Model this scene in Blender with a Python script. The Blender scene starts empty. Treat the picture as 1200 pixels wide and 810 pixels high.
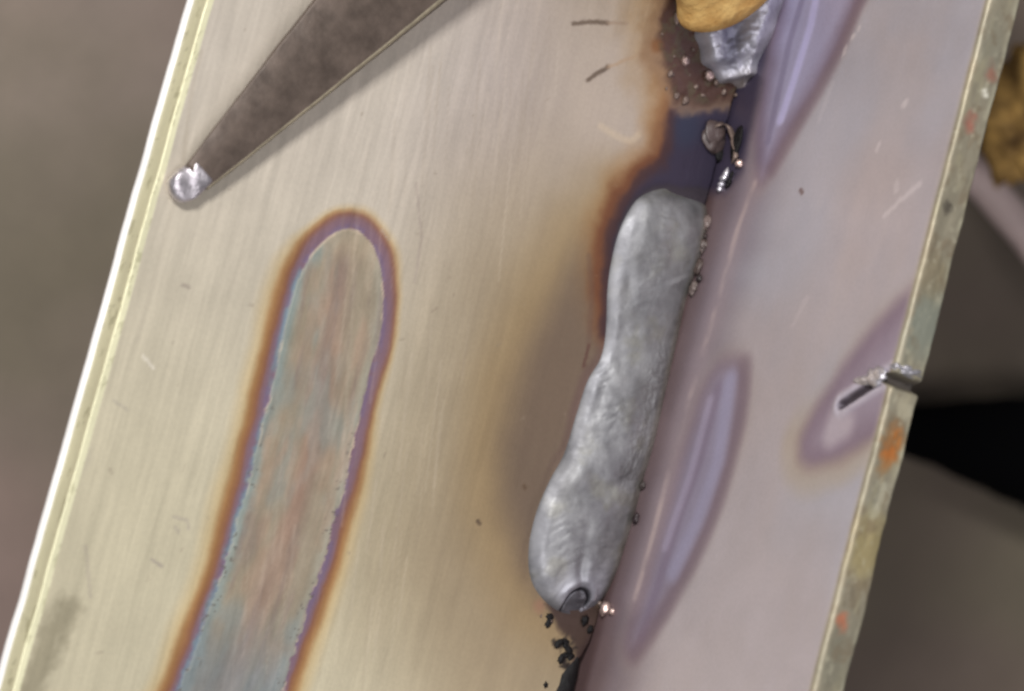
import bpy, math, random
import numpy as np
from mathutils import Matrix, Vector

MM = 0.001                      # every coordinate below is in millimetres
W, H, T = 70.35, 44.92, 4.12         # width of the flat plate, height of the upright, plate thickness
FLOOR = -100.0
scene = bpy.context.scene
col = scene.collection

# ------------------------------------------------------------------ camera
cam_data = bpy.data.cameras.new('camera')
cam = bpy.data.objects.new('camera', cam_data)
col.objects.link(cam)
rot = [[0.823877, -0.271442, -0.497539], [0.256896, 0.961346, -0.099086], [0.505204, -0.046181, 0.861764]]
loc = [-210.376, -37.653, 327.47]
cam.matrix_world = Matrix([[*rot[0], loc[0]*MM], [*rot[1], loc[1]*MM], [*rot[2], loc[2]*MM], [0, 0, 0, 1]])
cam_data.lens = 114.0
cam_data.sensor_width = 36.0
cam_data.sensor_fit = 'HORIZONTAL'
cam_data.clip_start = 0.01
cam_data.clip_end = 20.0
cam_data.dof.use_dof = True
cam_data.dof.focus_distance = 0.376
cam_data.dof.aperture_fstop = 19.0
scene.camera = cam

# ------------------------------------------------------------------ light
world = bpy.data.worlds.new('World')
scene.world = world
world.use_nodes = True
bg = world.node_tree.nodes['Background']
bg.inputs[0].default_value = (0.79, 0.79, 0.83, 1)
bg.inputs[1].default_value = 0.21


def area(name, pos, aim, size, power, colour):
    d = bpy.data.lights.new(name, 'AREA')
    d.shape = 'RECTANGLE'
    d.size, d.size_y = size[0]*MM, size[1]*MM
    d.energy = power
    d.color = colour
    o = bpy.data.objects.new(name, d)
    col.objects.link(o)
    o.location = Vector(pos)*MM
    o.rotation_euler = (Vector(aim) - Vector(pos)).to_track_quat('-Z', 'Y').to_euler()
    return o


area('key_light', (-560, 300, 640), (-30, 0, 0), (150, 150), 8.7, (1.0, 0.985, 0.965))  # key lamp, placed from the direction of the pick's shadow
area('overhead_fill', (-300, -420, 1000), (-20, 0, 0), (600, 200), 5.6, (1.0, 0.98, 1.0))  # added overhead lamp, unseen, put in for highlights on the beads

scene.view_settings.view_transform = 'Standard'
scene.view_settings.look = 'None'
scene.view_settings.exposure = -0.08
scene.view_settings.gamma = 1.0
scene.cycles.filter_width = 2.4

# ------------------------------------------------------------------ number helpers
rng = np.random.default_rng(7)
_tab = rng.random((256, 256))


def vnoise(x, y):
    xi, yi = np.floor(x).astype(int), np.floor(y).astype(int)
    fx, fy = x - xi, y - yi
    fx, fy = fx*fx*(3-2*fx), fy*fy*(3-2*fy)
    a, b = _tab[xi & 255, yi & 255], _tab[(xi+1) & 255, yi & 255]
    c, d = _tab[xi & 255, (yi+1) & 255], _tab[(xi+1) & 255, (yi+1) & 255]
    return (a*(1-fx)+b*fx)*(1-fy) + (c*(1-fx)+d*fx)*fy


def fbm(x, y, oct=4):
    s, a, t = 0, 1.0, 0
    for k in range(oct):
        s = s + a*vnoise(x*2**k + 17.3*k, y*2**k + 9.1*k)
        t += a
        a *= .55
    return s/t - 0.5            # about -0.5 .. 0.5


def sstep(a, b, x):
    t = np.clip((x-a)/(b-a), 0, 1)
    return t*t*(3-2*t)


def seg_dist(px, py, pts):
    """distance to an open polyline, and the running fraction (0..1) of the nearest place on it"""
    best = np.full(px.shape, 1e9)
    frac = np.zeros(px.shape)
    pts = np.asarray(pts, float)
    L = np.r_[0, np.cumsum(np.hypot(*np.diff(pts, axis=0).T))]
    for i in range(len(pts)-1):
        a, b = pts[i], pts[i+1]
        d = b-a
        t = np.clip(((px-a[0])*d[0]+(py-a[1])*d[1])/(d@d + 1e-12), 0, 1)
        q = np.hypot(px-a[0]-t*d[0], py-a[1]-t*d[1])
        m = q < best
        best = np.where(m, q, best)
        frac = np.where(m, (L[i]+t*(L[i+1]-L[i]))/L[-1], frac)
    return best, frac


def poly_sdf(px, py, pts):
    """signed distance to a closed outline: negative inside"""
    pts = np.asarray(pts, float)
    d, _ = seg_dist(px, py, np.vstack([pts, pts[:1]]))
    ins = np.zeros(px.shape, bool)
    n = len(pts)
    for i in range(n):
        x1, y1 = pts[i]
        x2, y2 = pts[(i+1) % n]
        if y1 == y2:
            continue
        c = ((y1 > py) != (y2 > py)) & (px < (x2-x1)*(py-y1)/(y2-y1)+x1)
        ins ^= c
    return np.where(ins, -d, d)


def smooth_line(pts, n):
    """Catmull-Rom through the points, n samples evenly spaced"""
    p = np.asarray(pts, float)
    q = np.vstack([2*p[0]-p[1], p, 2*p[-1]-p[-2]])
    out = []
    for i in range(1, len(q)-2):
        for t in np.linspace(0, 1, 24, endpoint=False):
            a, b, c, d = q[i-1], q[i], q[i+1], q[i+2]
            out.append(.5*(2*b+(c-a)*t+(2*a-5*b+4*c-d)*t*t+(3*b-a-3*c+d)*t**3))
    out.append(p[-1])
    out = np.array(out)
    s = np.r_[0, np.cumsum(np.linalg.norm(np.diff(out, axis=0), axis=1))]
    u = np.linspace(0, s[-1], n)
    return np.stack([np.interp(u, s, out[:, k]) for k in range(p.shape[1])], 1)


def lin(c):
    c = np.asarray(c, float)/255.0
    return np.where(c <= .04045, c/12.92, ((c+.055)/1.055)**2.4)


def mix(C, m, colour):
    """lay a colour (0..255) over the colour field where m is 1"""
    m = np.clip(m, 0, 1)[..., None]
    return C*(1-m) + np.asarray(colour, float)*m


# ------------------------------------------------------------------ object helpers
def link(o, parent=None):
    col.objects.link(o)
    if parent is not None:
        o.parent = parent
    return o


def empty(name, pos, label, cat, group=None):
    o = bpy.data.objects.new(name, None)
    o.empty_display_size = 0.005
    o.location = Vector(pos)*MM
    o['label'] = label
    o['category'] = cat
    if group:
        o['group'] = group
    return link(o)


def mesh_obj(name, V, F, mat, parent=None, colours=None, smooth=True):
    V = np.asarray(V, float)
    me = bpy.data.meshes.new(name)
    off = np.array(parent_origin(parent))
    me.from_pydata(((V-off)*MM).tolist(), [], F if isinstance(F, list) else F.tolist())
    if colours is not None:
        at = me.attributes.new('tint', 'FLOAT_COLOR', 'POINT')
        c = np.ones((len(V), 4))
        c[:, :3] = lin(colours)
        at.data.foreach_set('color', c.ravel())
    me.polygons.foreach_set('use_smooth', [smooth]*len(me.polygons))
    me.materials.append(mat)
    me.update()
    return link(bpy.data.objects.new(name, me), parent)


def parent_origin(p):
    o = Vector((0, 0, 0))
    while p is not None:
        o += p.location/MM
        p = p.parent
    return tuple(o)


def grid_faces(ny, nq, close_q=False, flip=False):
    i, j = np.meshgrid(np.arange(ny-1), np.arange(nq if close_q else nq-1), indexing='ij')
    j2 = (j+1) % nq
    f = np.stack([i*nq+j, i*nq+j2, (i+1)*nq+j2, (i+1)*nq+j], -1).reshape(-1, 4)
    return f[:, ::-1] if flip else f


def loft(name, P, mat, parent, colours=None, close_q=False, caps=False, flip=False):
    ny, nq = P.shape[:2]
    F = grid_faces(ny, nq, close_q, flip).tolist()
    if caps:
        a, b = list(range(nq)), list(range((ny-1)*nq, ny*nq))
        F += [a if flip else a[::-1], b[::-1] if flip else b]
    return mesh_obj(name, P.reshape(-1, 3), F, mat, parent,
                    None if colours is None else colours.reshape(-1, 3))


# ------------------------------------------------------------------ materials
def material(name):
    m = bpy.data.materials.new(name)
    m.use_nodes = True
    return m, m.node_tree.nodes, m.node_tree.links, m.node_tree.nodes['Principled BSDF']


def coords(nd, lk, scale, rotz=0.0):
    tc = nd.new('ShaderNodeTexCoord')
    mp = nd.new('ShaderNodeMapping')
    mp.inputs['Rotation'].default_value = (0, 0, rotz)
    mp.inputs['Scale'].default_value = [s*1000 for s in scale]
    lk.new(tc.outputs['Object'], mp.inputs['Vector'])
    return mp.outputs[0]


def noise(nd, lk, vec, scale, detail=4, rough=.6):
    n = nd.new('ShaderNodeTexNoise')
    n.inputs['Scale'].default_value = scale
    n.inputs['Detail'].default_value = detail
    n.inputs['Roughness'].default_value = rough
    lk.new(vec, n.inputs['Vector'])
    return n.outputs['Fac']


def remap(nd, lk, v, a, b, lo, hi):
    r = nd.new('ShaderNodeMapRange')
    r.inputs[1].default_value, r.inputs[2].default_value = a, b
    r.inputs[3].default_value, r.inputs[4].default_value = lo, hi
    lk.new(v, r.inputs[0])
    return r.outputs[0]


def math_node(nd, lk, op, a, b):
    n = nd.new('ShaderNodeMath')
    n.operation = op
    for i, v in enumerate((a, b)):
        if isinstance(v, (int, float)):
            n.inputs[i].default_value = v
        else:
            lk.new(v, n.inputs[i])
    return n.outputs[0]


def times(nd, lk, colour, fac):
    v = nd.new('ShaderNodeVectorMath')
    v.operation = 'SCALE'
    lk.new(colour, v.inputs[0])
    lk.new(fac, v.inputs['Scale'])
    return v.outputs[0]


def bump(nd, lk, bs, h, strength, dist):
    b = nd.new('ShaderNodeBump')
    b.inputs['Strength'].default_value = strength
    b.inputs['Distance'].default_value = dist*MM
    lk.new(h, b.inputs['Height'])
    lk.new(b.outputs[0], bs.inputs['Normal'])


def tinted_steel(name, metal, rough, brush_rot, brush_scale, brush_amt, bump_amt, rough_var=.07):
    """oxide-tinted steel: colour from the plate's own temper-colour attribute, with brush grain and blotches"""
    m, nd, lk, bs = material(name)
    at = nd.new('ShaderNodeAttribute')
    at.attribute_name = 'tint'
    streak = noise(nd, lk, coords(nd, lk, brush_scale, brush_rot), 1.0, 5, .65)
    blotch = noise(nd, lk, coords(nd, lk, (.12, .12, .12)), 1.0, 4, .6)
    fine = noise(nd, lk, coords(nd, lk, (2.2, 2.2, 2.2)), 1.0, 3, .6)
    f = math_node(nd, lk, 'MULTIPLY', remap(nd, lk, streak, .25, .75, 1-brush_amt, 1+brush_amt),
                  remap(nd, lk, blotch, .3, .7, .95, 1.05))
    f = math_node(nd, lk, 'MULTIPLY', f, remap(nd, lk, fine, .3, .7, .965, 1.035))
    lk.new(times(nd, lk, at.outputs['Color'], f), bs.inputs['Base Color'])
    bs.inputs['Metallic'].default_value = metal
    lk.new(remap(nd, lk, streak, .3, .7, rough-rough_var, rough+rough_var), bs.inputs['Roughness'])
    h = math_node(nd, lk, 'ADD', streak, math_node(nd, lk, 'MULTIPLY', fine, .5))
    bump(nd, lk, bs, h, bump_amt, .05)
    return m


def simple(name, colour, metal=0.0, rough=.6, var=.25, scale=1.0, bump_amt=.3, bump_dist=.1, colour2=None, spec=.5):
    m, nd, lk, bs = material(name)
    n = noise(nd, lk, coords(nd, lk, (scale, scale, scale)), 1.0, 5, .62)
    r = nd.new('ShaderNodeValToRGB')
    c1 = lin(colour)
    c2 = lin(colour2) if colour2 is not None else np.clip(c1*(1+var), 0, 1)
    c0 = c1*(1-var) if colour2 is None else c1
    r.color_ramp.elements[0].position, r.color_ramp.elements[1].position = .32, .68
    r.color_ramp.elements[0].color = (*c0, 1)
    r.color_ramp.elements[1].color = (*c2, 1)
    lk.new(n, r.inputs[0])
    lk.new(r.outputs[0], bs.inputs['Base Color'])
    bs.inputs['Metallic'].default_value = metal
    bs.inputs['Specular IOR Level'].default_value = spec
    lk.new(remap(nd, lk, n, .3, .7, max(0, rough-.08), min(1, rough+.08)), bs.inputs['Roughness'])
    bump(nd, lk, bs, n, bump_amt, bump_dist)
    return m


M_PLATE = tinted_steel('tinted_plate_steel', .38, .46, math.radians(13), (1.1, .05, .5), .065, .22, .09)
M_UPRIGHT = tinted_steel('tinted_upright_steel', .35, .50, math.radians(0), (.6, .10, .35), .03, .15)
M_BEAD = tinted_steel('weld_metal', .68, .54, 0.0, (.35, .4, .35), .10, .06, .12)
M_SLAGTINT = tinted_steel('slag_tint', .0, .45, 0.0, (1.5, 1.5, 1.5), .15, .5)
M_SPATTER = simple('spatter_metal', (196, 172, 164), .75, .42, .15, 1.5, .3, .1)
M_SILVER = simple('bright_melted_steel', (196, 193, 200), .8, .42, .12, 1.2, .5, .15)
M_BLACK = simple('black_slag_and_gaps', (15, 13, 14), .0, .6, .5, 1.4, .8, .3, spec=.25)
M_TOOL = simple('dark_forged_steel', (90, 78, 70), .35, .5, .26, .38, .5, .25)
M_TOOLEDGE = simple('worn_steel_edge', (142, 132, 112), .4, .5, .15, .8, .3, .08)
M_TIP = simple('bright_worn_tip', (196, 190, 195), .85, .40, .3, .6, .5, .4)
M_OCHRE = simple('ochre_tip', (158, 114, 60), .0, .75, .2, .22, .8, .8, colour2=(206, 172, 110), spec=.15)
M_FLOOR = tinted_steel('workshop_floor', 0.0, .92, 0.0, (.05, .05, .05), .06, .1)
M_RUBBER = simple('black_rubber', (3, 3, 4), .0, .9, .3, .3, .2, .2, spec=.05)
M_PALE = simple('pale_bar', (186, 166, 162), .0, .55, .1, .1, .2, .2)
M_CLUMP = simple('mottled_tan', (84, 58, 28), .0, .8, .3, .30, .6, 1.0, colour2=(206, 164, 92))

# ------------------------------------------------------------------ the floor far below
ny = 200
gx, gy = np.meshgrid(np.linspace(-900, 900, ny), np.linspace(-900, 900, ny), indexing='ij')
fz = FLOOR + 1.5*fbm(gx*.02+40, gy*.02+40)
ff = fbm(gx*.014+132.36, gy*.014+105.6, 3)                                # worn concrete; offset picked so stain colour darkens the shaded right side
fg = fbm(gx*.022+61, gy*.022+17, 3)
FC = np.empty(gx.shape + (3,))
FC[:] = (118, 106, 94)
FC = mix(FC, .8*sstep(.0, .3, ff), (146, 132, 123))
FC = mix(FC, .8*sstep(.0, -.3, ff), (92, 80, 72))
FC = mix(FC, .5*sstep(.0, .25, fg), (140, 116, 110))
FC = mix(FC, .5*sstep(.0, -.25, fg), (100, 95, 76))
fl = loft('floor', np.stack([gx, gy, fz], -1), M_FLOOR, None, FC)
fl['kind'] = 'structure'

# ------------------------------------------------------------------ the welded joint
joint = empty('welded_steel_joint', (0, 0, FLOOR + 1), 'heat tinted steel plates fillet welded into an inside corner with grey bead',
              'welded joint')

# outlines of the weld runs, toes on the flat plate and on the upright
BEAD_LEFT = [(-4.22, 24.08), (-6.11, 23.93), (-8.11, 22.99), (-9.95, 21.15), (-11.02, 17.73), (-11.11, 13.99), (-10.58, 9.90), (-9.29, 4.98), (-9.06, 1.87),
             (-10.00, -1.13), (-10.31, -5.32), (-10.55, -10.11), (-11.52, -13.72), (-12.20, -17.86), (-12.01, -21.98), (-10.64, -25.59),
             (-8.02, -27.67), (-5.03, -28.52), (-2.62, -28.26)]
BEAD_RIGHT = [(25.46, -6.19), (24.83, -2.87), (23.76, -0.52), (22.05, 0.62), (19.26, 1.32), (16.04, 1.30), (11.94, 0.74), (7.67, 1.01),
              (3.41, 1.28), (-0.83, 1.55), (-6.11, 1.93), (-10.37, 1.66), (-14.59, 1.74), (-18.84, 1.47), (-22.04, 1.08),
              (-24.79, 0.09), (-26.50, -1.02), (-27.72, -2.38)]

# ---- flat plate: top skin with temper colours, sheared left edge, underside
ys = np.r_[np.linspace(-130, -58, 18), np.arange(-56, 58, .22), np.linspace(60, 130, 18)]
xq = np.r_[np.arange(0, W-1.0, .22), np.linspace(W-.9, W-.14, 6)]
prof = [(-x, 0.0) for x in xq]
for a in np.linspace(0, math.pi/2, 6)[1:]:
    prof.append((-(W-.14) - .14*math.sin(a), -.14*(1-math.cos(a))))
for z in np.linspace(-.4, -T+.9, 9):
    prof.append((-W-.03, z))
prof += [(-W-.10, -T+.78), (-W-.28, -T+.62), (-W-.50, -T+.38), (-W-.62, -T+.15), (-W-.55, -T), (-W+2, -T), (0, -T)]
prof = np.array(prof)
side = np.arange(len(prof)) - len(xq)
Y, Q = np.meshgrid(ys, np.arange(len(prof)), indexing='ij')
X = prof[Q, 0].copy()
Z = prof[Q, 1].copy()
n_top = len(xq)
# the joint edge is not quite tight: it gapes towards the near end
gap = .25 + 1.7*sstep((-1.06, -29.26)[1], (-1.63, -36.20)[1], ys) + .35*fbm(ys*.8, ys*0+3)
X = np.where(X > -6, -6 + (X+6)*(6-gap[:, None])/6, X)
# wobble of the sheared edge
X = X + np.where(Q >= n_top-6, .30*fbm(Y*.12+5, Y*0+2)[...], 0)
top = Q < n_top
x, y = X, Y
wx = x + 1.0*fbm(x*.25+3, y*.25+8)
wy = y + 1.0*fbm(x*.25+33, y*.25+18)

C = np.empty(X.shape + (3,))
C[:] = (202, 192, 178)
C = mix(C, .85*sstep(-48, -28, x)*sstep(-4, 30, y+4*fbm(x*.1, y*.1)), (184, 173, 170))         # faintly pink clean steel
C = mix(C, .8*sstep(24, -36, y), (199, 191, 161))                           # yellower towards the near end

bead_poly = np.array(BEAD_LEFT + [(0.0, v[0]) for v in BEAD_RIGHT][::-1])
db = poly_sdf(wx, wy, bead_poly)
# straw haze spreading left of the weld
straw_c = [(-14.20, 40.73), (-13.15, 29.32), (-14.31, 13.03), (-13.80, -0.51), (-14.42, -14.26), (-14.28, -22.54), (-7.31, -29.16)]
ds, fs = seg_dist(wx, wy, straw_c)
C = mix(C, .90*sstep(31, 6, ds+3*fbm(x*.12, y*.06))*(.45+.55*sstep(.15, .5, fs)), (148, 132, 106))
# brown-grey oxide lying beside the lower run
brown = [(-13.28, 20.12), (-15.90, 15.73), (-17.95, 8.80), (-19.75, 2.01), (-20.64, -4.49), (-20.12, -11.61), (-18.03, -18.31), (-13.68, -24.47), (-9.34, -28.19), (-1.06, -29.26), (4.05, -0.90), (-1.55, 16.83)]
dbr = poly_sdf(wx, wy, brown)
C = mix(C, .65*sstep(8.5, -.3, dbr), (146, 123, 86))
C = mix(C, .9*sstep(2.6, -4.2, dbr), (106, 91, 77))
C = mix(C, .6*sstep(1.6, .2, db)*sstep((-8.65, -16.96)[1], (-8.85, -4.40)[1], y), (104, 82, 78))
slag = [(-13.36, 42.09), (-11.60, 37.31), (-8.34, 34.29), (-3.44, 35.12), (2.36, 37.54), (8.25, 52.68), (-0.90, 56.14), (-13.81, 51.61)]
dsl = poly_sdf(wx+2.6*fbm(x*.5+2, y*.5), wy+2.6*fbm(x*.5, y*.5+5), slag)
C = mix(C, .8*sstep(7.5, .2, dsl+2.5*fbm(x*.3, y*.3)), (160, 134, 100))
C = mix(C, .6*sstep(3.0, .2, dsl+1.5*fbm(x*.5, y*.5)), (124, 92, 64))
# dark run-out between the two welds: orange rim, violet, indigo
dark = [(-8.36, 35.15), (-8.52, 30.79), (-7.91, 27.23), (-10.09, 24.41), (-12.15, 21.32), (-12.77, 16.88), (-11.88, 11.64), (-9.59, 4.37), (-7.59, 4.40), (6.33, 8.35), (11.43, 42.69), (3.97, 40.80)]
dd = poly_sdf(wx+1.4*fbm(x*.4, y*.4), wy+1.2*fbm(x*.4+3, y*.4+9), dark)
C = mix(C, .75*sstep(5.0, .6, dd)*sstep((-9.52, 1.74)[1], (-14.39, 17.24)[1], y), (146, 106, 62))
C = mix(C, .9*sstep(3.0, .1, dd)*sstep((-8.03, -1.01)[1], (-11.99, 11.61)[1], y)*(.55+.9*sstep((-10.30, 32.37)[1], (-11.62, 24.47)[1], y)), (106, 66, 42))
C = mix(C, .95*sstep(.9, -.5, dd), (62, 42, 44))
C = mix(C, .95*sstep(-.4, -2.0, dd), (50, 45, 62))
ind = sstep(3.2, .6, np.hypot(wx-(-5.49, 31.76)[0], (wy-(-5.49, 31.76)[1])*.8))
C = mix(C, .7*ind, (46, 52, 70))
C = mix(C, .9*sstep(.9, .1, db)*sstep((-11.69, 10.64)[1], (-10.10, 19.61)[1], y), (52, 46, 52))
# brown slag field round the upper weld end
C = mix(C, .7*sstep(1.6, .1, dsl), (138, 112, 86))
C = mix(C, .95*sstep(.5, -1.2, dsl), (74, 52, 44))
C = mix(C, .8*sstep(1.3, .3, np.hypot(wx-(-12.66, 39.85)[0], wy-(-12.66, 39.85)[1])), (126, 84, 50))
C = mix(C, .7*sstep(-.2, -1.2, dsl)*(fbm(x*.9+7, y*.9) > .06), (80, 72, 54))
bright = smooth_line([(-17.32, 28.20), (-15.20, 27.81), (-12.92, 27.79), (-11.98, 28.83)], 20)
C = mix(C, .22*sstep(.7, .1, seg_dist(x, y, bright)[0]), (224, 200, 160))
# black soot in and beside the open seam
C = mix(C, .9*sstep(1.0, .0, -x-gap[:, None]+.5*fbm(x*1.2, y*1.2))*sstep((-0.50, -27.02)[1], (-0.75, -30.24)[1], y), (54, 40, 40))

soot = smooth_line([(-7.67, -28.00), (-0.72, -26.34), (0.11, -28.98), (0.02, -32.68), (-0.33, -37.17), (-1.73, -37.48), (-1.70, -33.60), (-2.64, -31.41), (-5.13, -30.21), (-7.67, -28.00)], 60)
C = mix(C, .85*sstep(.7, -.5, poly_sdf(x+.9*fbm(x*.8, y*.8), y+.9*fbm(x*.8+4, y*.8), soot)), (58, 44, 41))
char = smooth_line([(-4.60, -32.28), (-3.60, -31.53), (-2.73, -32.69), (-3.36, -33.88), (-2.06, -34.84), (-1.97, -37.53)], 30)
C = mix(C, .9*sstep(.9, .1, seg_dist(x, y, char)[0]+2.2*fbm(x*1.5+3, y*1.5+1)), (30, 25, 24))
C = mix(C, .5*sstep(1.2, .2, np.hypot(wx-(-8.47, -28.61)[0], wy-(-8.47, -28.61)[1])), (150, 108, 90))
# the temper oval: print-through of a weld on the far side
OVAL = [(-51.07, -48.55), (-50.74, -45.35), (-50.31, -40.35), (-49.87, -35.34), (-49.78, -30.58), (-49.65, -25.61), (-49.78, -20.49), (-49.90, -15.75), (-50.14, -10.63),
        (-50.46, -5.93), (-50.52, -1.75), (-49.86, 1.96), (-48.29, 4.94), (-46.35, 6.74), (-43.68, 6.63), (-41.16, 4.44), (-39.36, 0.49), (-38.57, -3.55),
        (-38.57, -8.42), (-38.30, -13.41), (-37.95, -19.38), (-37.88, -24.80), (-37.96, -30.44), (-38.30, -36.72), (-38.67, -43.58), (-38.67, -45.77)]
OVAL = np.vstack([np.asarray(OVAL[:1]) - (5.5, 28), smooth_line(OVAL, 120), np.asarray(OVAL[-1:]) - (5.5, 28)])
lowness = sstep((-44.72, -4.09)[1], (-46.68, -30.60)[1], y)
rag = (.14 + .5*lowness)
do = poly_sdf(x + rag*1.6*fbm(x*1.1, y*1.1), y + rag*1.6*fbm(x*1.1+9, y*1.1+4), OVAL)
dq = poly_sdf(x+.35*fbm(x*.35, y*.35), y, OVAL)
axis = smooth_line([(-46.34, 6.34), (-44.67, -6.09), (-43.76, -21.90), (-44.42, -37.98), (-45.34, -47.27)], 60)
ax_x = np.interp(y, axis[::-1, 1], axis[::-1, 0])
leftness = sstep(2.0, -3.0, x-ax_x)                                        # 1 on the left flank
crown = sstep((-45.19, -0.70)[1], (-47.04, 7.14)[1], y)
wp = 1.15*leftness + 1.75*(1-leftness)*(1-.45*lowness)
wp = wp*(1-crown) + 2.15*crown
wo = 2.0*leftness + (1-leftness)*(.55+1.3*lowness)
wo = .78*(wo*(1-crown) + .7*crown)
or_k = np.clip(.45 + .5*leftness*(1-.5*crown) + .5*lowness, 0, 1)
dn = dq + .9*fbm(x*.16+4, y*.12+1, 2) + .3*fbm(x*.5+4, y*.5+1)
C = mix(C, .62*(.4+.6*or_k)*sstep(wp+wo*2.4, wp+wo*.6, dn), (200, 170, 116))
C = mix(C, .85*or_k*sstep(wp+wo*1.15, wp+wo*.35, dn), (152, 106, 64))
C = mix(C, .9*sstep(wp+wo*.5, wp*.85, dn), (136, 92, 72))
C = mix(C, .92*sstep(wp*1.05, wp*.55, dn), (130, 104, 116))
C = mix(C, .75*sstep(wp*.55, wp*.15, dn)*(.35+.65*(fbm(x*.5, y*.5) > -.05)), (122, 106, 132))
teal = sstep(.75, .15, np.abs(do-.05))*leftness*sstep(-.12, .1, fbm(x*.35+2, y*.35+6))*(1-crown)
C = mix(C, .7*teal, (120, 150, 158))
inside = sstep(.10, -.10, do)
ux, uy = (x-ax_x), y
st = fbm(ux*.9+11, uy*.10+3)
I = np.empty_like(C)
I[:] = (156, 144, 124)
I = mix(I, .75*sstep(2.6, .2, np.abs(ux-.4+2.2*fbm(ux*.2, uy*.05+7)))*(1-.8*crown), (154, 130, 115))
I = mix(I, .5*sstep(0, .25, fbm(ux*.4+21, uy*.13+27, 3)), (146, 154, 150))
I = mix(I, .2*sstep(.0, .2, fbm(ux*.45+61, uy*.16+47, 3)), (176, 134, 112))
I = mix(I, .75*sstep(-1.9, -.1, do+.8*fbm(x*.5, y*.3))*(.35+.65*leftness), (144, 162, 160))
I = mix(I, .5*sstep(.02, .3, st), (136, 120, 112))
I = mix(I, .4*sstep(.05, .3, fbm(ux*.8+31, uy*.16+2)), (180, 156, 136))
I = mix(I, .6*sstep((-45.27, -35.21)[1], (-44.23, -45.84)[1], y+4*fbm(x*.2, y*.2)), (128, 138, 144))
I = mix(I, .7*sstep((-50.11, 2.39)[1], (-46.67, 5.93)[1], y), (176, 160, 136))
I = I + 22*fbm(ux*1.1+5, uy*.45+9, 4)[..., None]
m = inside[..., None]
C = C*(1-m) + I*m
rim = sstep(.24, .05, np.abs(do+.06))*(.15+.85*sstep(-.12, .15, fbm(x*.6, y*.6)))*(1-.55*leftness*lowness)
C = mix(C, .65*rim, (212, 192, 166))
flk = (fbm(x*2.1+3, y*2.1) > .20)*sstep(1.1, .2, np.abs(do+.3))*lowness
C = mix(C, .6*flk, (92, 84, 78))

# handling marks, scratches and stains on the flat plate
def mark(C, pts, w, colour, k, jag=.3):
    d, f = seg_dist(x+jag*fbm(x*2, y*2), y+jag*fbm(x*2+5, y*2+5), np.asarray(pts))
    return mix(C, k*sstep(w, w*.25, d), colour)
for pts, w, colour, k in (
        ([(-24.54, 38.53), (-22.58, 39.41), (-20.07, 40.15)], .42, (96, 82, 70), .8), ([(-20.07, 40.15), (-17.43, 40.93)], .3, (150, 130, 112), .6),
        ([(-20.65, 32.84), (-19.65, 34.02), (-18.50, 35.14)], .42, (92, 78, 66), .85), ([(-18.50, 35.14), (-15.13, 37.64)], .3, (166, 140, 112), .6),
        ([(-57.49, -29.97), (-55.68, -29.90), (-55.30, -30.79)], .26, (172, 162, 150), .5), ([(-56.29, -31.43), (-56.99, -30.92)], .24, (172, 162, 150), .45),
        ([(-58.61, -35.13), (-57.19, -35.56)], .28, (160, 150, 140), .7), ([(-66.14, -13.92), (-64.57, -14.85)], .25, (232, 224, 208), .8),
        ([(-68.29, -19.38), (-66.15, -20.16)], .22, (172, 164, 150), .6), ([(-63.91, -5.06), (-63.03, -5.10)], .3, (160, 148, 136), .7),
        ([(-67.77, 7.93), (-69.00, 14.44), (-69.28, 20.28)], .35, (180, 168, 150), .35), ([(-67.38, 3.13), (-67.41, -12.53)], .3, (186, 176, 158), .3),
        ([(-66.73, -35.59), (-64.51, -40.82)], .3, (176, 166, 150), .5), ([(-19.67, -20.79), (-19.36, -21.02)], .35, (76, 62, 50), .8),
        ([(-14.80, -15.40), (-14.52, -15.54)], .35, (86, 68, 50), .8), ([(-41.77, 7.92), (-40.58, 7.05)], .2, (176, 160, 150), .6),
        ([(-39.11, 14.35), (-36.59, 8.46), (-35.99, 3.51)], .25, (168, 154, 144), .5), ([(-11.28, 3.36), (-12.64, 9.30), (-14.31, 13.03)], .6, (92, 74, 66), .3),
        ([(-11.06, 0.26), (-11.13, 2.87)], .35, (88, 60, 52), .7)):
    C = mark(C, pts, w, colour, k)
for k in range(150):                                                          # brushing scratches, up the plate
    cx0, cy0 = rng.uniform(-46, -24), rng.uniform(-50, 45)
    ln = rng.uniform(4, 16)
    pale = rng.random() < .5
    C = mark(C, [(cx0, cy0), (cx0-rng.uniform(.14, .26)*ln, cy0+ln)], rng.uniform(.12, .34), (218, 204, 186) if pale else (150, 136, 118), rng.uniform(.04, .15), .05)
for k in range(70):                                                          # small specks
    cx0, cy0 = rng.uniform(-69, -8), rng.uniform(-50, 50)
    C = mark(C, [(cx0, cy0), (cx0+rng.normal()*.3, cy0+rng.normal()*.3)], rng.uniform(.12, .25), (140, 126, 110), rng.uniform(.1, .4))
sm, _ = seg_dist(x+1.5*fbm(x*.5, y*.5), y+1.5*fbm(x*.5+8, y*.5), smooth_line([(-67.03, -42.86), (-67.71, -45.42), (-67.73, -48.77), (-68.86, -52.55)], 12))
C = mix(C, .55*sstep(2.6, .4, sm+1.6*fbm(x*1.3, y*1.3)), (132, 124, 102))
C = mix(C, .5*sstep(1.6, .3, np.hypot(wx-(-69.79, -26.55)[0], (wy-(-69.79, -26.55)[1])*.6)), (176, 168, 150))
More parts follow.
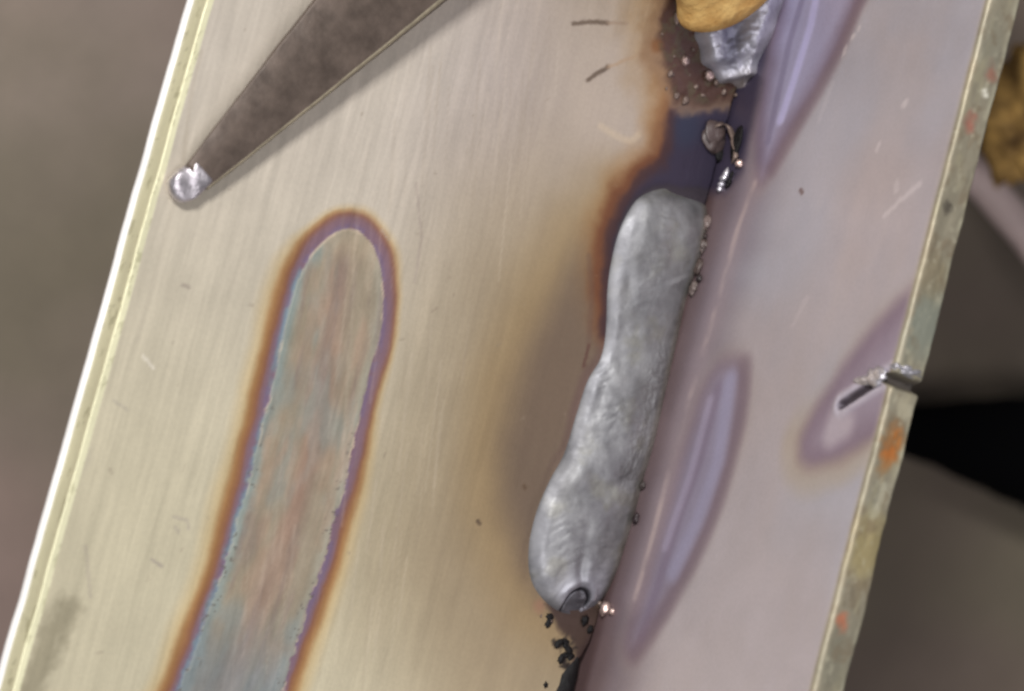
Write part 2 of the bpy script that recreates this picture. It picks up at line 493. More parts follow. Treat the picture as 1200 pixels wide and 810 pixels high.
# sheared edge: greenish yellow face, burr along its foot painted white for its glint
sidef = (Q >= n_top-5) & (Q < len(prof)-2)
C[sidef] = (230, 226, 190)
sd = 14*fbm(Y*.25, Q*.4)
C = np.where(sidef[..., None], C + sd[..., None]*(1, 1, .8), C)
C = mix(C, .5*(sidef & (fbm(Y*.6+40, Q*.3) > .17)), (168, 164, 128))
arris = (Q >= n_top-2) & (Q <= n_top+3)
C = mix(C, .22*arris*sstep(-.1, .2, fbm(Y*.3, Q*0)), (226, 222, 186))
burr = (Q >= n_top+5+9) & (Q < len(prof)-2)
C = np.where(burr[..., None], np.array((250, 248, 246)), C)
C = np.clip(C, 8, 252)

# relief: rough slag field, faint scale ridge round the oval, dishing along the weld
Z = Z + np.where(top, .30*sstep(.2, -1.5, dsl)*(fbm(x*.9, y*.9)+.35) + .05*inside*sstep(-.9, -.1, do) - .10*sstep(1.2, .0, db)*sstep(-1.0, .2, db), 0)
base = loft('flat_plate', np.stack([X, Y, Z], -1), M_PLATE, joint, C, close_q=True, caps=True, flip=True)
base['label'] = 'pale brushed flat plate with an oval temper mark'

# ---- upright plate
ys = np.r_[np.linspace(-130, -58, 18), np.arange(-56, 62, .22), np.linspace(64, 130, 18)]
zq = np.r_[np.linspace(FLOOR, -5, 8), np.arange(-4, H-.9, .22)]
prof = [(0.0, z) for z in zq]
nf = len(zq)
for a in np.linspace(0, math.pi/2, 7):
    prof.append((.45*(1-math.cos(a)), H-.45+.45*math.sin(a)))
for xx in np.linspace(.6, T-.6, 16):
    prof.append((xx, H))
for a in np.linspace(0, math.pi/2, 6):
    prof.append((T-.4+.4*math.sin(a), H-.4+.4*math.cos(a)))
prof += [(T, H*.6), (T, 0), (T, FLOOR)]
prof = np.array(prof)
Y, Q = np.meshgrid(ys, np.arange(len(prof)), indexing='ij')
X, Z = prof[Q, 0].copy(), prof[Q, 1].copy()
face = Q < nf
y, z = Y, np.where(face, Z, H)
wy = y + 1.0*fbm(y*.25+3, z*.25+8)
wz = z + 1.0*fbm(y*.25+33, z*.25+18)
C = np.empty(X.shape + (3,))
C[:] = (171, 168, 178)
C = mix(C, .5*sstep(0, .3, fbm(y*.05+3, z*.06+2)), (178, 167, 168))
C = mix(C, .6*sstep(5, -45, y), (198, 195, 207))  # paler towards the near end, reflected light put into the tint
C = mix(C, .4*sstep(-.12, .12, fbm(y*.045+13, z*.05+22, 2)+.10*sstep(20, -10, y)), (178, 162, 160))
# brown oxide climbing from the root of the weld
root = 6.5 + 2.0*fbm(y*.15, y*0)
C = mix(C, .85*sstep(root*2.6, root*.8, z), (124, 112, 122))
C = mix(C, .7*sstep(root*1.1, root*.3, z), (110, 90, 90))
C = mix(C, .6*sstep(2.2, .4, z), (84, 62, 60))
def lens(C, outline, rim_w, rim, rim_k, fill, fill_k, out_w=1.2):
    outline = smooth_line(list(outline)+[outline[0]], 90)[:-1]
    d = poly_sdf(y+.7*fbm(y*.3, z*.3), z+.7*fbm(y*.3+7, z*.3+2), outline)
    C = mix(C, .45*rim_k*sstep(out_w*2.4, 0, d), (160, 144, 138))
    C = mix(C, rim_k*sstep(out_w*1.5, -out_w*.9, d), rim)
    return mix(C, fill_k*sstep(rim_w*.3, -rim_w*1.7, d+1.2*fbm(y*.25+3, z*.25)), fill), d
L1 = [(56.25, 3.24), (45.33, 4.37), (37.74, 5.51), (31.29, 7.08), (26.71, 9.79), (28.51, 11.66), (33.34, 13.94), (37.72, 16.38), (42.69, 18.53), (47.43, 20.25), (55.04, 22.59)]
C, d1 = lens(C, L1, 2.2, (112, 96, 116), .8, (164, 160, 188), .95)
C = mix(C, .9*sstep(1.2, .3, seg_dist(y, z, [(55.76, 11.01), (46.10, 11.97), (39.21, 11.43), (34.44, 10.85)])[0]), (190, 186, 226))
C = mix(C, .55*sstep(1.9, .2, seg_dist(y, z+.5*fbm(y*.2, z*.2), [(48.88, 20.65), (43.19, 19.16), (37.71, 16.89), (33.13, 14.38), (28.30, 11.75)])[0]), (120, 102, 114))
C = mix(C, .6*sstep(1.0, .2, seg_dist(y, z, [(49.45, 8.80), (44.10, 8.45), (37.67, 8.93), (31.81, 9.35)])[0]), (124, 116, 142))
rootdark = [(56.48, -0.46), (43.17, 4.05), (35.61, 4.83), (28.09, 5.25), (25.41, 3.17), (25.37, -2.37), (57.38, -14.91)]
C = mix(C, .9*sstep(1.5, -1.2, poly_sdf(wy, wz, rootdark)), (60, 54, 74))
L2 = [(5.19, 15.01), (3.91, 10.60), (-1.43, 8.67), (-8.26, 8.13), (-16.12, 7.70), (-24.49, 7.15), (-29.91, 6.90), (-31.45, 9.31), (-27.48, 12.24), (-21.50, 15.28), (-15.13, 17.73), (-8.42, 18.76), (-1.81, 18.45), (3.24, 17.27)]
C, d2 = lens(C, L2, 2.4, (124, 106, 122), .6, (148, 141, 163), .9)
C = mix(C, .5*sstep(2.4, .2, seg_dist(y, z+.5*fbm(y*.2, z*.2), smooth_line([(4.43, 16.40), (-1.82, 18.28), (-8.45, 18.43), (-15.15, 17.56), (-21.52, 15.11), (-27.48, 12.24), (-30.97, 9.82)], 40))[0]), (114, 97, 110))
C = mix(C, .45*sstep(1.5, .2, seg_dist(y, z, [(1.41, 12.43), (-7.40, 12.45), (-14.73, 11.28), (-23.06, 10.55), (-28.80, 9.91)])[0]), (124, 108, 128))
C = mix(C, .75*sstep(2.2, .3, seg_dist(y, z, [(2.46, 14.45), (-7.09, 16.24), (-14.35, 15.25), (-20.72, 13.12)])[0]), (160, 156, 184))
C = mix(C, .6*sstep(1.2, .2, seg_dist(y, z, [(-0.21, 11.37), (-9.56, 11.27), (-17.96, 10.02)])[0]), (170, 160, 184))
L3 = [(15.95, 46.16), (11.41, 41.11), (7.12, 37.38), (1.99, 33.60), (-2.43, 31.23), (-5.36, 31.82), (-6.26, 34.16), (-5.38, 37.81), (-3.27, 42.45), (0.14, 47.20), (6.00, 49.37)]
C, d3 = lens(C, L3, 3.4, (126, 108, 126), .9, (158, 148, 164), .8)
C = mix(C, .7*sstep(2.6, .4, seg_dist(y, z, [(0.62, 36.90), (-2.54, 36.62), (-1.42, 38.54)])[0]), (188, 178, 188))
C = mix(C, .3*sstep(3.0, .5, np.abs(d3-1.6))*sstep((3.91, 29.03)[0], (-3.90, 31.53)[0], y), (176, 156, 122))
ln = smooth_line([(26.50, 8.82), (20.65, 7.81), (13.24, 7.68), (4.79, 7.31), (-3.66, 6.75), (-15.15, 6.88), (-24.55, 6.62)], 40)
C = mix(C, .7*sstep(.9, .1, seg_dist(y, z+.5*fbm(y*.3, z*.3), ln)[0])*sstep(-.25, .2, fbm(y*.2, z*.2+5)), (206, 186, 182))
C = mix(C, .3*sstep(3.5, .5, seg_dist(y, z, ln)[0]), (180, 160, 162))
def umark(C, pts, w, colour, k, jag=.2):
    d, f = seg_dist(y+jag*fbm(y*2, z*2), z+jag*fbm(y*2+5, z*2+5), np.asarray(pts))
    return mix(C, k*sstep(w, w*.25, d), colour)
for pts, w, k in (([(36.31, 34.50), (35.71, 34.26)], .45, .9), ([(31.11, 31.52), (30.51, 31.29)], .4, .8), ([(26.69, 36.64), (25.89, 36.81)], .5, .6),
                  ([(22.70, 35.90), (24.31, 37.76), (26.60, 40.86)], .45, .7), ([(44.47, 21.31), (44.06, 20.98)], .4, .9), ([(43.25, 20.31), (42.21, 20.24)], .35, .8),
                  ([(38.48, 19.45), (34.33, 18.66)], .5, .25), ([(9.71, 24.05), (12.80, 25.25)], .5, .3), ([(45.69, 21.97), (45.28, 21.80)], .35, .7)):
    C = umark(C, pts, w*1.3, (218, 210, 212), k*.55, .8)
C = umark(C, [(25.70, 18.58), (25.39, 19.05)], .5, (110, 90, 90), .8)
# thickness of the upright: greyish yellow sawn edge with cream arris, rust and dark spots
edge = Q >= nf
ex = X
E0 = np.empty_like(C)
E0[:] = (140, 133, 115)
E0 = mix(E0, sstep(-.1, .3, fbm(ex*.5, y*.12)), (134, 130, 114))
E0 = mix(E0, .7*sstep(.05, .3, fbm(ex*.7+9, y*.25+4)), (158, 150, 124))
E0 = mix(E0, .6*sstep(T-1.0, T-.2, ex)*sstep(-.1, .1, fbm(y*.3, y*0+8)), (196, 192, 166))
for c, r0, colour, k in (((2.58, 40.29), 1.3, (150, 104, 88), .8), ((1.54, 33.85), 1.4, (156, 98, 84), .85), ((1.48, 24.04), .9, (86, 80, 70), .9),
                         ((2.60, 37.53), .7, (226, 222, 206), .9), ((2.06, -2.15), 1.9, (184, 112, 50), .95), ((2.01, -3.51), 1.6, (176, 108, 54), .9),
                         ((1.39, -22.60), 1.1, (192, 108, 78), .8), ((2.39, 11.27), 4.5, (132, 136, 124), .8), ((1.57, 16.86), 3.2, (128, 116, 92), .6),
                         ((2.40, -13.77), 4.5, (164, 146, 96), .6), ((1.30, -26.42), 4.0, (126, 122, 106), .8), ((2.87, -7.71), 1.0, (186, 182, 162), .5), ((2.16, -10.00), 1.1, (182, 178, 156), .5), ((2.00, -0.44), 1.3, (166, 112, 66), .7), ((1.80, -5.11), 1.3, (150, 112, 72), .6),
                         ((2.55, 1.64), 1.8, (178, 170, 146), .8)):
    E0 = mix(E0, k*sstep(r0, r0*.3, np.hypot(ex-c[0], (y-c[1])*.8)+1.5*fbm(ex*.9+r0, y*.9+r0)), colour)
arr = sstep(.9, .35, ex)*(edge & (Z > H-.5))
E0 = mix(E0, .5*sstep(.02, .22, fbm(ex*.6+50, y*.5+14)), (118, 104, 84))
E0 = mix(E0, .5*sstep(.1, .3, fbm(ex*1.2+70, y*.9+14)), (176, 170, 148))
E0 = mix(E0, .5*arr*(.2+.8*sstep(-.15, .15, fbm(y*.2, y*0+2))), (176, 165, 142))
C = np.where(edge[..., None], E0, C)
nearedge = face*sstep(H-1.4, H-.6, Z)
C = mix(C, .4*nearedge, (196, 184, 172))
# cut and melted notch in the top edge, with the gouge running down the face
ny0 = (1.92, 4.36)[1]
cut = sstep(.95, .25, np.abs(y-ny0-.5*fbm(X*.8, y*.2)))
Z = Z - np.where(edge & (Z > H-.6), cut*2.1*(1-.25*X/T), 0)
Z = Z - np.where(face & (Z > H-3), cut*2.1*sstep(H-3, H-.5, Z), 0)
C = np.where((edge & (Z < H+.5))[..., None], mix(C, .85*cut*(Z > H-4), (70, 64, 62)), C)
gd, gf = seg_dist(y, z, [(4.75, 44.12), (3.43, 41.25), (1.01, 36.90)])
X = X + np.where(face, .6*sstep(.6, .1, gd+.4*fbm(y*1.2, z*1.2))-.16*sstep(.6, 1.0, gd)*sstep(1.9, 1.1, gd)*(.6+fbm(y, z)), 0)
C = np.where(face[..., None], mix(C, .9*sstep(2.0, .9, gd), (188, 182, 196)), C)
C = np.where(face[..., None], mix(C, .9*sstep(.85, .35, gd)*sstep(.12, .3, gf), (62, 54, 62)), C)
X = X + np.where(edge, .2*fbm(y*.25, y*0, 3), 0)
Z = Z + np.where(edge & (Z > H-.6), .25*fbm(y*.35, X*.7, 4), 0)
X = X + np.where(edge & (X > T*.5), .4*fbm(y*.2+9, y*0+4, 3), 0)
C = np.clip(C, 8, 250)
up = loft('upright_plate', np.stack([X, Y, Z], -1), M_UPRIGHT, joint, C, close_q=True, caps=True)
up['label'] = 'mauve upright plate with violet heat streaks and a notched edge'


def blob(name, c, r, mat, parent, seed, rough=.25, n=12, flat=1.0, colour=None, freq=1.6):
    """small closed irregular lump: c centre, r three radii"""
    th = np.linspace(0, math.pi, n)
    ph = np.linspace(0, 2*math.pi, 2*n, endpoint=False)
    TH, PH = np.meshgrid(th, ph, indexing='ij')
    dx, dy, dz = np.sin(TH)*np.cos(PH), np.sin(TH)*np.sin(PH), np.cos(TH)
    k = 1 + rough*2*(fbm(dx*freq+seed*3.1+40, dy*freq+dz*freq*1.3+seed*1.7+40, 3))
    k[0], k[-1] = k[0].mean(), k[-1].mean()
    P = np.stack([c[0]+dx*k*r[0], c[1]+dy*k*r[1], c[2]+dz*k*r[2]*flat], -1)
    cols = None if colour is None else np.clip(np.asarray(colour) + 26*fbm(dx*3+seed, dy*3+dz*2)[..., None]*np.ones(3), 6, 250)
    return loft(name, P, mat, parent, cols, close_q=True, flip=True)


# melted metal at the notch
m_ = (1.66, 5.93, 44.92)
blob('melted_lip', (m_[0]+.2, m_[1]-.1, H-.3), (2.0, .6, .65), M_SILVER, up, 3, .6, 14, freq=2.2)
m_ = (0.00, 4.54, 42.04)
blob('melted_lip', (-.05, m_[1], m_[2]), (.4, 1.0, 1.4), M_SILVER, up, 5, .7, 14, freq=2.2)
m_ = (0.00, 3.54, 39.96)
blob('melted_lip', (-.05, m_[1]+.4, m_[2]), (.25, .45, 1.5), M_SILVER, up, 9, .7, 14, freq=2.2)


# ---- weld beads
def bead_mesh(name, left, right, nS, nU, height, detail, colour, parent):
    Lp, Rp = smooth_line(left, nS), smooth_line(right, nS)
    A = np.stack([Lp[:, 0], Lp[:, 1], np.full(nS, -.12)], 1)
    B = np.stack([np.full(nS, .1), Rp[:, 0], Rp[:, 1]], 1)
    u = np.linspace(0, 1, nU)
    s = np.linspace(0, 1, nS)
    S, U = np.meshgrid(s, u, indexing='ij')
    P = A[:, None]*(1-U[..., None]) + B[:, None]*U[..., None]
    wid = np.linalg.norm(B-A, axis=1)
    hh = height(s, wid)
    bul = .5*np.clip(4*U*(1-U), 0, 1) + .5*np.clip(1-np.abs(2*U-1)**3.6, 0, 1)**.8
    N = np.stack([-(B-A)[:, 2], np.zeros(nS), (B-A)[:, 0]], 1)
    N /= np.linalg.norm(N, axis=1)[:, None] + 1e-9
    N = (N*.6 + np.array([-.18, 0, .9])*.4)
    N /= np.linalg.norm(N, axis=1)[:, None]
    P = P + N[:, None]*(hh[:, None]*bul)[..., None]
    dz = detail(S, U, P)*np.minimum(1, 6*U*(1-U))*np.minimum(1, 18*S*(1-S))
    P = P + N[:, None]*dz[..., None]
    return loft(name, P, M_BEAD, parent, colour(S, U, P, dz), flip=True)


def h_main(s, wid):
    h = .135*wid
    h = h*(1 - .16*np.exp(-((s-.40)/.05)**2) - .12*np.exp(-((s-.70)/.035)**2) + .10*np.exp(-((s-.82)/.07)**2))
    return h*np.minimum(1, (s*12)**.5)*np.minimum(1, ((1-s)*14)**.5)


CR = (-4.07, -26.82)
def crater(px, py):
    """the open mouth at the end of the run: a dark arch with two legs round a sunken plug"""
    rx, ry = (px-CR[0])/1.45, (py-CR[1])/1.6
    q = np.where(ry > 0, np.hypot(rx, ry), np.abs(rx))
    leg = np.where(rx < 0, sstep(-1.6, -1.2, ry), sstep(-.5, .1, ry))
    return np.exp(-((q-1)/.15)**2)*leg, sstep(1.0, .7, q)*sstep(-2.0, -1.0, ry), sstep(-.1, .5, ry)
def d_main(S, U, P):
    px, py = P[..., 0], P[..., 1]
    d = .7*fbm(px*.24+4, py*.17+4, 2) + .15*fbm(px*.6+14, py*.45+4, 2) + .05*fbm(px*1.1+2, py*.9+2, 3)
    # solidification ripples: crescents bowed towards the start of the run
    ph = S*46 - 1.5*(2*U-1)**2 + 1.8*fbm(px*.35, py*.35, 3) + .5*fbm(px*1.5, py*1.5, 2)
    saw = (ph - np.floor(ph))
    saw = saw**1.4*sstep(1.0, .75, saw)
    amp = .012 + .075*sstep(-.02, .28, fbm(px*.33+30, py*.2+3, 2)) + .03*sstep(.74, .9, S)
    d += amp*.55*(.5-.5*np.cos(2*math.pi*ph))
    # drawn-out ridges along the run
    d += .10*fbm(U*5+3, S*9+2, 2)
    # flaky right shoulder of the middle stretch
    d += .14*sstep(.55, .85, U)*sstep(.34, .45, S)*sstep(.76, .66, S)*fbm(px*2.0, py*1.6)*2
    d += .30*sstep(.86, .97, U)*fbm(px*1.6+8, py*1.3)*2
    # overlap steps where one stop meets the next
    d += .28*sstep(.27, .285, S + .10*(U-.45)**2) * sstep(.40, .30, S)*sstep(.45, .75, U)
    d -= .16*np.exp(-((S-.70+.16*(U-.5)**2)/.016)**2)*sstep(.15, .4, U)*sstep(.95, .7, U)
    d += .25*np.exp(-((U-.10)/.05)**2)*sstep(.12, .2, S)*(.5+fbm(px*.5, py*.5+3))
    # crease down the last pool and the crater mouth at its end
    d -= .34*np.exp(-((U-.50-.1*(S-.85))/.05)**2)*sstep(.80, .86, S)*sstep(.935, .90, S)
    arch, plug, up_side = crater(px, py)
    d -= .55*arch
    d -= .38*plug
    d += .22*np.exp(-((np.hypot((px-CR[0])/1.45, (py-CR[1])/1.6)-1.6)/.3)**2)*up_side
    return d


def c_main(S, U, P, dz):
    px, py = P[..., 0], P[..., 1]
    K = np.empty(S.shape + (3,))
    K[:] = (126, 126, 128)
    K = mix(K, .6*sstep(-.05, .3, fbm(px*.3, py*.2)), (104, 103, 103))
    K = mix(K, .45*sstep(0, .3, fbm(px*.35+9, py*.3+4)), (118, 116, 104))
    K = mix(K, .5*sstep(.1, .0, S), (120, 118, 88))
    K = mix(K, .75*sstep(.82, .93, S)*sstep(.05, .3, U)*sstep(.95, .75, U), (176, 176, 188))  # paler last pool: its glare painted into the colour
    K = mix(K, .3*np.exp(-((U-.07)/.07)**2), (146, 146, 154))  # rim highlight tinted in along the left toe
    K = mix(K, .5*sstep(.86, .97, U), (128, 120, 108))
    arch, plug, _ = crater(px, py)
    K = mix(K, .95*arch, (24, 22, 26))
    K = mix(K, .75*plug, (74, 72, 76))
    K = K + 34*fbm(px*.45+12, py*.4+5, 3)[..., None]*(1, 1, .96)
    return np.clip(K + 12*fbm(px*1.5, py*1.5)[..., None], 6, 240)


bead_mesh('weld_bead', BEAD_LEFT, BEAD_RIGHT, 520, 110, h_main, d_main, c_main, joint)

B2L = [(0.24, 38.38), (-1.20, 38.78), (-2.86, 38.23), (-4.24, 39.30), (-5.96, 39.82), (-6.87, 41.46), (-8.00, 42.59), (-8.02, 43.89), (-8.09, 46.57), (-8.00, 50.39), (-8.03, 55.81)]
B2R = [(38.59, 1.34), (39.77, 1.92), (40.39, 3.10), (41.70, 2.89), (43.41, 3.59), (45.54, 4.46), (47.70, 4.60), (50.17, 4.96), (53.40, 5.35), (58.28, 5.39)]
def d_top(S, U, P):
    px, py = P[..., 0], P[..., 1]
    saddle = -1.15*np.exp(-((U-.46)/.17)**2)*sstep(.10, .45, S) + .45*np.exp(-((U-.12)/.10)**2)*sstep(.15, .4, S) + .5*np.exp(-((U-.8)/.14)**2)
    return saddle + 1.1*fbm(px*.55, py*.55) + .35*fbm(px*1.6, py*1.6)
def c_top(S, U, P, dz):
    px, py = P[..., 0], P[..., 1]
    K = np.empty(S.shape + (3,))
    K[:] = (186, 185, 194)
    K = mix(K, .8*np.exp(-((U-.42)/.16)**2)*sstep(.12, .35, S), (98, 98, 116))
    K = mix(K, .5*sstep(.2, .02, S), (160, 144, 132))
    return np.clip(K + 24*fbm(px*1.2, py*1.2)[..., None], 6, 240)
bead_mesh('weld_bead', B2L, B2R, 110, 50,
          lambda s, w: .26*w*np.minimum(1, (s*7)**.5), d_top, c_top, joint)

# ---- spatter, slag and burnt bits welded or baked on
M_DULL = simple('dull_spatter', (112, 96, 88), .4, .5, .3, 1.5, .5, .15)
for k, (px_, r_) in enumerate((((-0.35, -26.72, 1.35), .62), ((-0.20, -26.83, 2.71), .36), ((-0.40, -26.25, 0.05), .30), ((-0.30, 28.85, 4.97), .55), ((-6.92, 34.75, 0.15), .40), ((-8.37, 39.34, 0.15), .52),
                               ((-4.69, 38.60, 0.40), .55), ((-10.84, 43.90, 0.15), .62), ((-9.82, 37.14, 0.10), .36), ((-8.24, 34.97, 0.10), .28), ((-3.50, 38.12, 0.40), .30), ((-0.20, -14.45, 1.59), .26),
                               ((-7.69, 40.97, 0.10), .22), ((-10.00, 39.34, 0.10), .20), ((-9.87, 35.30, 0.08), .18), ((-5.86, 36.82, 0.10), .30), ((-4.61, 36.15, 0.10), .24), ((-7.23, 37.88, 0.10), .18),
                               ((-12.41, 41.33, 0.08), .2), ((-1.93, 37.45, 0.15), .34), ((-0.14, 37.60, 0.15), .26), ((-6.41, -29.78, 0.05), .16), ((-7.97, -29.52, 0.05), .13))):
    blob('spatter_ball', px_, (r_*(.8+.6*rng.random()), r_*(.8+.7*rng.random()), r_*.85), M_SPATTER if k in (0, 1, 3, 5, 6) else M_DULL, joint, k*1.9, .55, 10, freq=1.8)
for k, (c, r_, cc) in enumerate((((-0.45, 21.27, 1.24), (.45, .9, .6), (104, 90, 86)), ((-0.45, 18.49, 1.76), (.4, .9, .6), (84, 72, 68)),
                                 ((-0.45, 15.92, 1.99), (.38, 1.0, .6), (76, 64, 60)), ((-0.45, 13.25, 2.10), (.35, .8, .55), (96, 84, 80)),
                                 ((-0.45, 19.77, 1.55), (.3, .35, .4), (54, 44, 42)), ((-0.45, 14.45, 2.85), (.3, .45, .4), (46, 38, 38)),
                                 ((-0.45, -15.35, 2.77), (.3, .7, .4), (52, 42, 44)), ((-0.45, -11.27, 2.37), (.3, .45, .4), (66, 58, 56)))):
    blob('slag_crumb', (c[0]+.15, c[1], c[2]), r_, M_SLAGTINT, joint, k+2, .75, 12, colour=cc, freq=2.6)
# slag cap, hollow and flakes in the gap between the two runs
c = (-1.73, 31.87, 0.70)
blob('slag_and_hollow', (c[0], c[1], .35), (1.6, 1.9, .75), M_SLAGTINT, joint, 4, .35, 20, freq=1.7, colour=(72, 60, 58))
c = (0.14, 29.87, 0.25)
blob('slag_and_hollow', c, (1.1, .8, .4), M_BLACK, joint, 6, .25, 10)  # this black lump and the next stand in for shaded hollow and crack
c = (-0.45, 31.50, 3.46)
blob('slag_and_hollow', c, (.35, 2.1, .9), M_BLACK, joint, 11, .2, 10)
for pts, rad_, mt in (([(-2.52, 32.70, 0.90), (-1.69, 33.50, 1.20), (-0.60, 33.31, 1.41), (-0.50, 31.59, 2.94), (-0.45, 29.88, 4.00), (-0.50, 28.79, 3.64)], .38, M_DULL),
                      ([(-0.50, 28.37, 3.10), (-0.45, 27.31, 2.95), (-0.30, 26.28, 2.28), (-0.20, 25.23, 2.06)], .42, M_SILVER),
                      ([(-0.30, 28.00, 4.08), (-0.30, 26.71, 3.92), (-0.20, 25.67, 3.33)], .25, M_BLACK)):
    Sx = smooth_line(pts, 30)
    aa = np.linspace(0, 2*math.pi, 12, endpoint=False)
    rr = rad_*(.55+.9*vnoise(np.arange(30)*.35+rad_*50, np.zeros(30)))*np.minimum(1, 6*np.linspace(.02, 1, 30)*(1.02-np.linspace(0, 1, 30)))
    kk = rr[:, None]*(1+.8*fbm(np.arange(30)[:, None]*.4, np.cos(aa)[None]*1.5+5))
    loft('slag_flake', np.stack([Sx[:, None, 0]+np.cos(aa)[None]*kk, Sx[:, None, 1]+.4*np.cos(aa+.8)[None]*kk, Sx[:, None, 2]+np.sin(aa)[None]*kk], -1), mt, joint, close_q=True, caps=True)
# charred bits by the seam, and a black tube standing in for the gap's shade
P0 = np.array([(-1.05, -28.56, -0.35), (-1.14, -30.68, -0.35), (-1.34, -33.25, -0.35), (-1.77, -35.77, -0.40), (-1.91, -39.47, -0.50), (-2.07, -44.74, -0.60)])
Sx = smooth_line(P0, 40)
ang = np.linspace(0, 2*math.pi, 14, endpoint=False)
rad = np.interp(np.linspace(0, 1, 40), [0, .15, .30, .42, .6, 1], [.15, .45, .6, 1.2, 1.5, 1.6])
tube = np.stack([Sx[:, None, 0]-.2 + np.cos(ang)[None]*rad[:, None]*(1+.5*fbm(np.arange(40)[:, None]*.3+3, ang[None])), np.repeat(Sx[:, 1:2], 14, 1),
                 Sx[:, None, 2] + np.sin(ang)[None]*.62*rad[:, None]], -1)
loft('black_gap_fill', tube, M_BLACK, joint, close_q=True, caps=True)
for pts in ([(-4.75, -32.41, 0.10), (-4.47, -31.82, 0.15), (-3.81, -31.56, 0.15), (-3.36, -32.19, 0.15), (-2.80, -32.69, 0.10)],
            [(-3.74, -34.06, 0.10), (-3.52, -33.27, 0.15), (-2.62, -32.96, 0.15), (-2.55, -33.47, 0.10)],
            [(-6.74, -30.37, 0.08), (-6.61, -29.61, 0.10), (-6.91, -29.06, 0.10)]):
    Sx = smooth_line(pts, 14)
    tb = np.stack([Sx[:, None, 0] + np.cos(ang)[None]*(.22+.42*vnoise(np.arange(14)[:, None]*.9+9, ang[None]*1.5)),
                   Sx[:, None, 1] + np.cos(ang+1.3)[None]*(.1+.3*vnoise(np.arange(14)[:, None]*.7+3, ang[None]*1.5)), Sx[:, None, 2] - .06 + np.sin(ang)[None]*.13], -1)
    loft('charred_flake', tb, M_BLACK, joint, close_q=True, caps=True)
for c, r_ in (((-0.86, -29.50, 0.20), .35), ((-4.85, -37.23, 0.10), .3), ((-1.96, -28.59, 0.30), .45)):
    blob('charred_flake', (c[0], c[1], c[2]-.1), (r_, r_*1.3, r_*.6), M_BLACK, joint, r_*30, .8, 12, freq=2.5)

# ------------------------------------------------------------------ the pick
tip = np.array((-67.52, 4.86, 1.00))
far = np.array((-50.30, 35.62, 2.60))
tool = empty('chipping_pick', tip, 'dark tapered steel pick with a bright worn tip resting on the flat plate', 'pick')
ax = far - tip
Lt = np.linalg.norm(ax)
ax /= Lt
sidev = np.cross(ax, (0, 0, 1.0)); sidev /= np.linalg.norm(sidev)          # points to the lower right of the picture
upv = np.cross(sidev, ax)
def section(hw, hh, ch):
    """flat-topped bar: left side square, right side with a narrow chamfer, rounded belly"""
    return [(-hw, hh*.55), (-hw*.985, hh*.93), (-hw*.95, hh), (0, hh*1.02), (hw*.82, hh), (hw*.90, hh*.97), (hw*.90+ch, hh*.97-ch*1.1),
            (hw+ch*.2, hh*.3), (hw*.8, -hh*.7), (hw*.3, -hh), (-hw*.3, -hh), (-hw*.8, -hh*.7)]
stations = np.r_[np.linspace(.055, 1.0, 60), 1.35, 1.7]
rows, ch_rows = [], []
for t_ in stations:
    hw = 1.55 + (6.1-1.55)*t_**.92 + .10*float(fbm(np.array(t_*14.0), np.array(3.0)))
    hh = .8 + .9*t_
    sec = section(hw, hh, .24)
    c0 = tip + ax*Lt*t_ + upv*(.25)
    rows.append([c0 + sidev*(a + .12*float(fbm(np.array(t_*30.0), np.array(i*1.3)))) + upv*b for i, (a, b) in enumerate(sec)])
    ch_rows.append([c0 + sidev*a + upv*b for a, b in ((hw*.84, hh-.02), (hw*.905, hh*.985+.03), (hw*.91+.20, hh*.97-.20), (hw*.7, hh*.4))])
loft('shank', np.array(rows), M_TOOL, tool, close_q=True, caps=True, flip=True)
loft('worn_edge', np.array(ch_rows), M_TOOLEDGE, tool, close_q=True, caps=True, flip=True)
n = 22
rows = []
for k in range(n):
    q = k/(n-1)
    t_ = -.040 + .125*q
    g_ = (1-(1-min(1, q*1.9))**2.6)**.55*(1-.12*q)
    hw, hh = 1.95*g_ + .02, 1.0*g_ + .02
    c0 = tip + ax*Lt*t_ + upv*.25*q
    a_ = np.linspace(0, 2*math.pi, 28, endpoint=False)
    r_ = 1 + .55*fbm(np.cos(a_)*1.1+q*2.5+20, np.sin(a_)*1.1+20, 3)
    ce, se = np.sign(np.cos(a_))*np.abs(np.cos(a_))**.62, np.sign(np.sin(a_))*np.abs(np.sin(a_))**.5
    rows.append(c0 + sidev*(ce*hw*r_)[:, None] + upv*(se*hh*r_)[:, None])
loft('worn_tip', np.array(rows), M_TIP, tool, close_q=True, caps=True, flip=True)

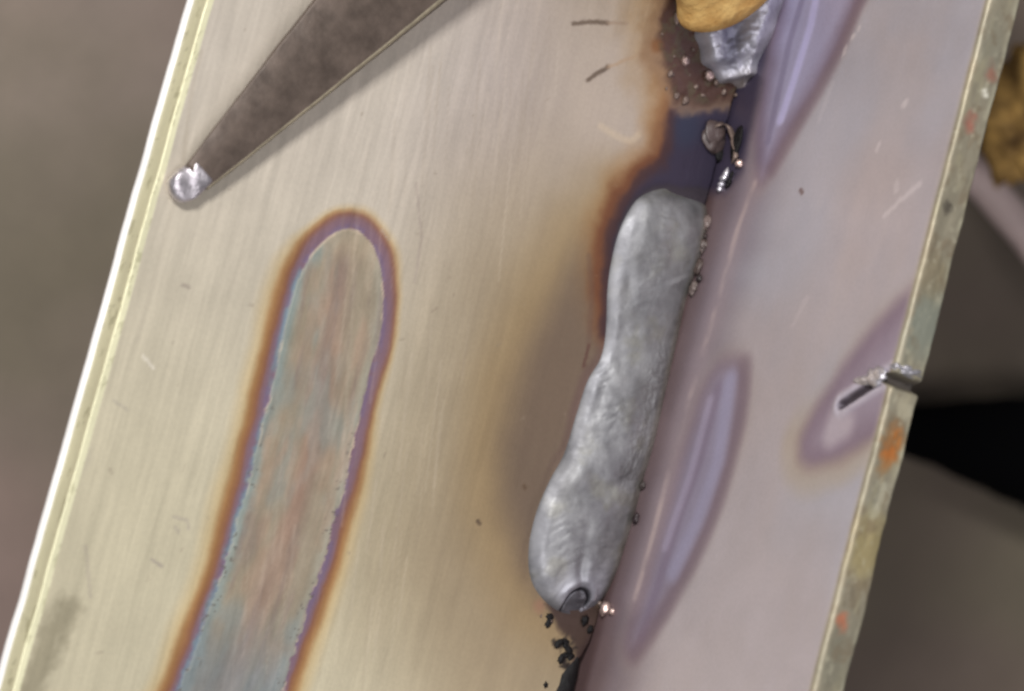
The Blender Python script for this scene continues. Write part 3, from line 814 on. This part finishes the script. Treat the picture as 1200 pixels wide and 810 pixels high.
# ------------------------------------------------------------------ ochre tip reaching in at the top
oc = np.array((-7.04, 45.36, 6.00))
od = np.array((-18.71, 55.60, 15.00)) - oc
ol = np.linalg.norm(od); od /= ol
os_ = np.cross(od, (0, 0, 1.0)); os_ /= np.linalg.norm(os_)
ou = np.cross(os_, od)
och = empty('ochre_tip', oc, 'rounded ochre yellow tip poking in at the top above the silver weld end', 'tip')
rows = []
for q in np.linspace(0, 1, 46):
    t_ = q**1.6*1.6
    r_ = 8.0*min(1.0, math.sqrt(max(0, 1-(1-min(1, t_*ol/4.2))**2)))+.02
    r_ *= 1 + .015*math.sin(q*30)
    a_ = np.linspace(0, 2*math.pi, 36, endpoint=False)
    rows.append(oc + od*ol*t_ + os_*(np.cos(a_)*r_)[:, None] + ou*(np.sin(a_)*r_*.5)[:, None])
loft('rounded_end', np.array(rows), M_OCHRE, och, close_q=True, caps=True, flip=True)

# ------------------------------------------------------------------ blurred things behind the upright
def bar(name, pts, radii, mat, label, cat, flat=1.0, rough=.1, seed=1):
    S_ = smooth_line(pts, 30)
    tg = np.gradient(S_, axis=0)
    tg /= np.linalg.norm(tg, axis=1)[:, None]
    sv = np.cross(tg, (0, 0, 1.0)); sv /= np.linalg.norm(sv, axis=1)[:, None]
    uv = np.cross(sv, tg)
    R = np.interp(np.linspace(0, 1, 30), np.linspace(0, 1, len(radii)), radii)
    a_ = np.linspace(0, 2*math.pi, 26, endpoint=False)
    k_ = 1 + rough*fbm(np.arange(30)[:, None]*.35+seed, np.cos(a_)[None]*2+9)
    P = S_[:, None] + sv[:, None]*(np.cos(a_)[None]*R[:, None]*k_)[..., None] + uv[:, None]*(np.sin(a_)[None]*R[:, None]*k_*flat)[..., None]
    o = loft(name, P, mat, None, close_q=True, caps=True)
    o['label'], o['category'] = label, cat
    return o


bar('black_wedge', [(101.84, 16.63, -90.00), (110.39, 18.07, -90.00), (120.97, 19.45, -90.00), (130.02, 20.40, -90.00), (154.41, 22.67, -90.00)], [3.3, 5.9, 8.7, 11.2, 17.0],
    M_RUBBER, 'blurred black wedge lying behind the notched upright edge', 'wedge', .8)
bar('pale_bar', [(77.48, 55.23, -60.00), (85.09, 52.77, -60.00), (95.27, 48.04, -60.00), (104.02, 42.74, -60.00), (118.35, 31.72, -60.00)], [2.8, 2.8, 2.7, 2.6, 2.6],
    M_PALE, 'blurred pale pinkish curved bar below the mottled tan clump', 'bar')
cl = (79.88, 61.93, -45.00)
o = blob('mottled_clump', cl, (8.0, 10.0, 7.0), M_CLUMP, None, 13, .35, 26, freq=3.0)
o['label'], o['category'] = 'blurred mottled golden brown clump behind the upright, top right', 'clump'
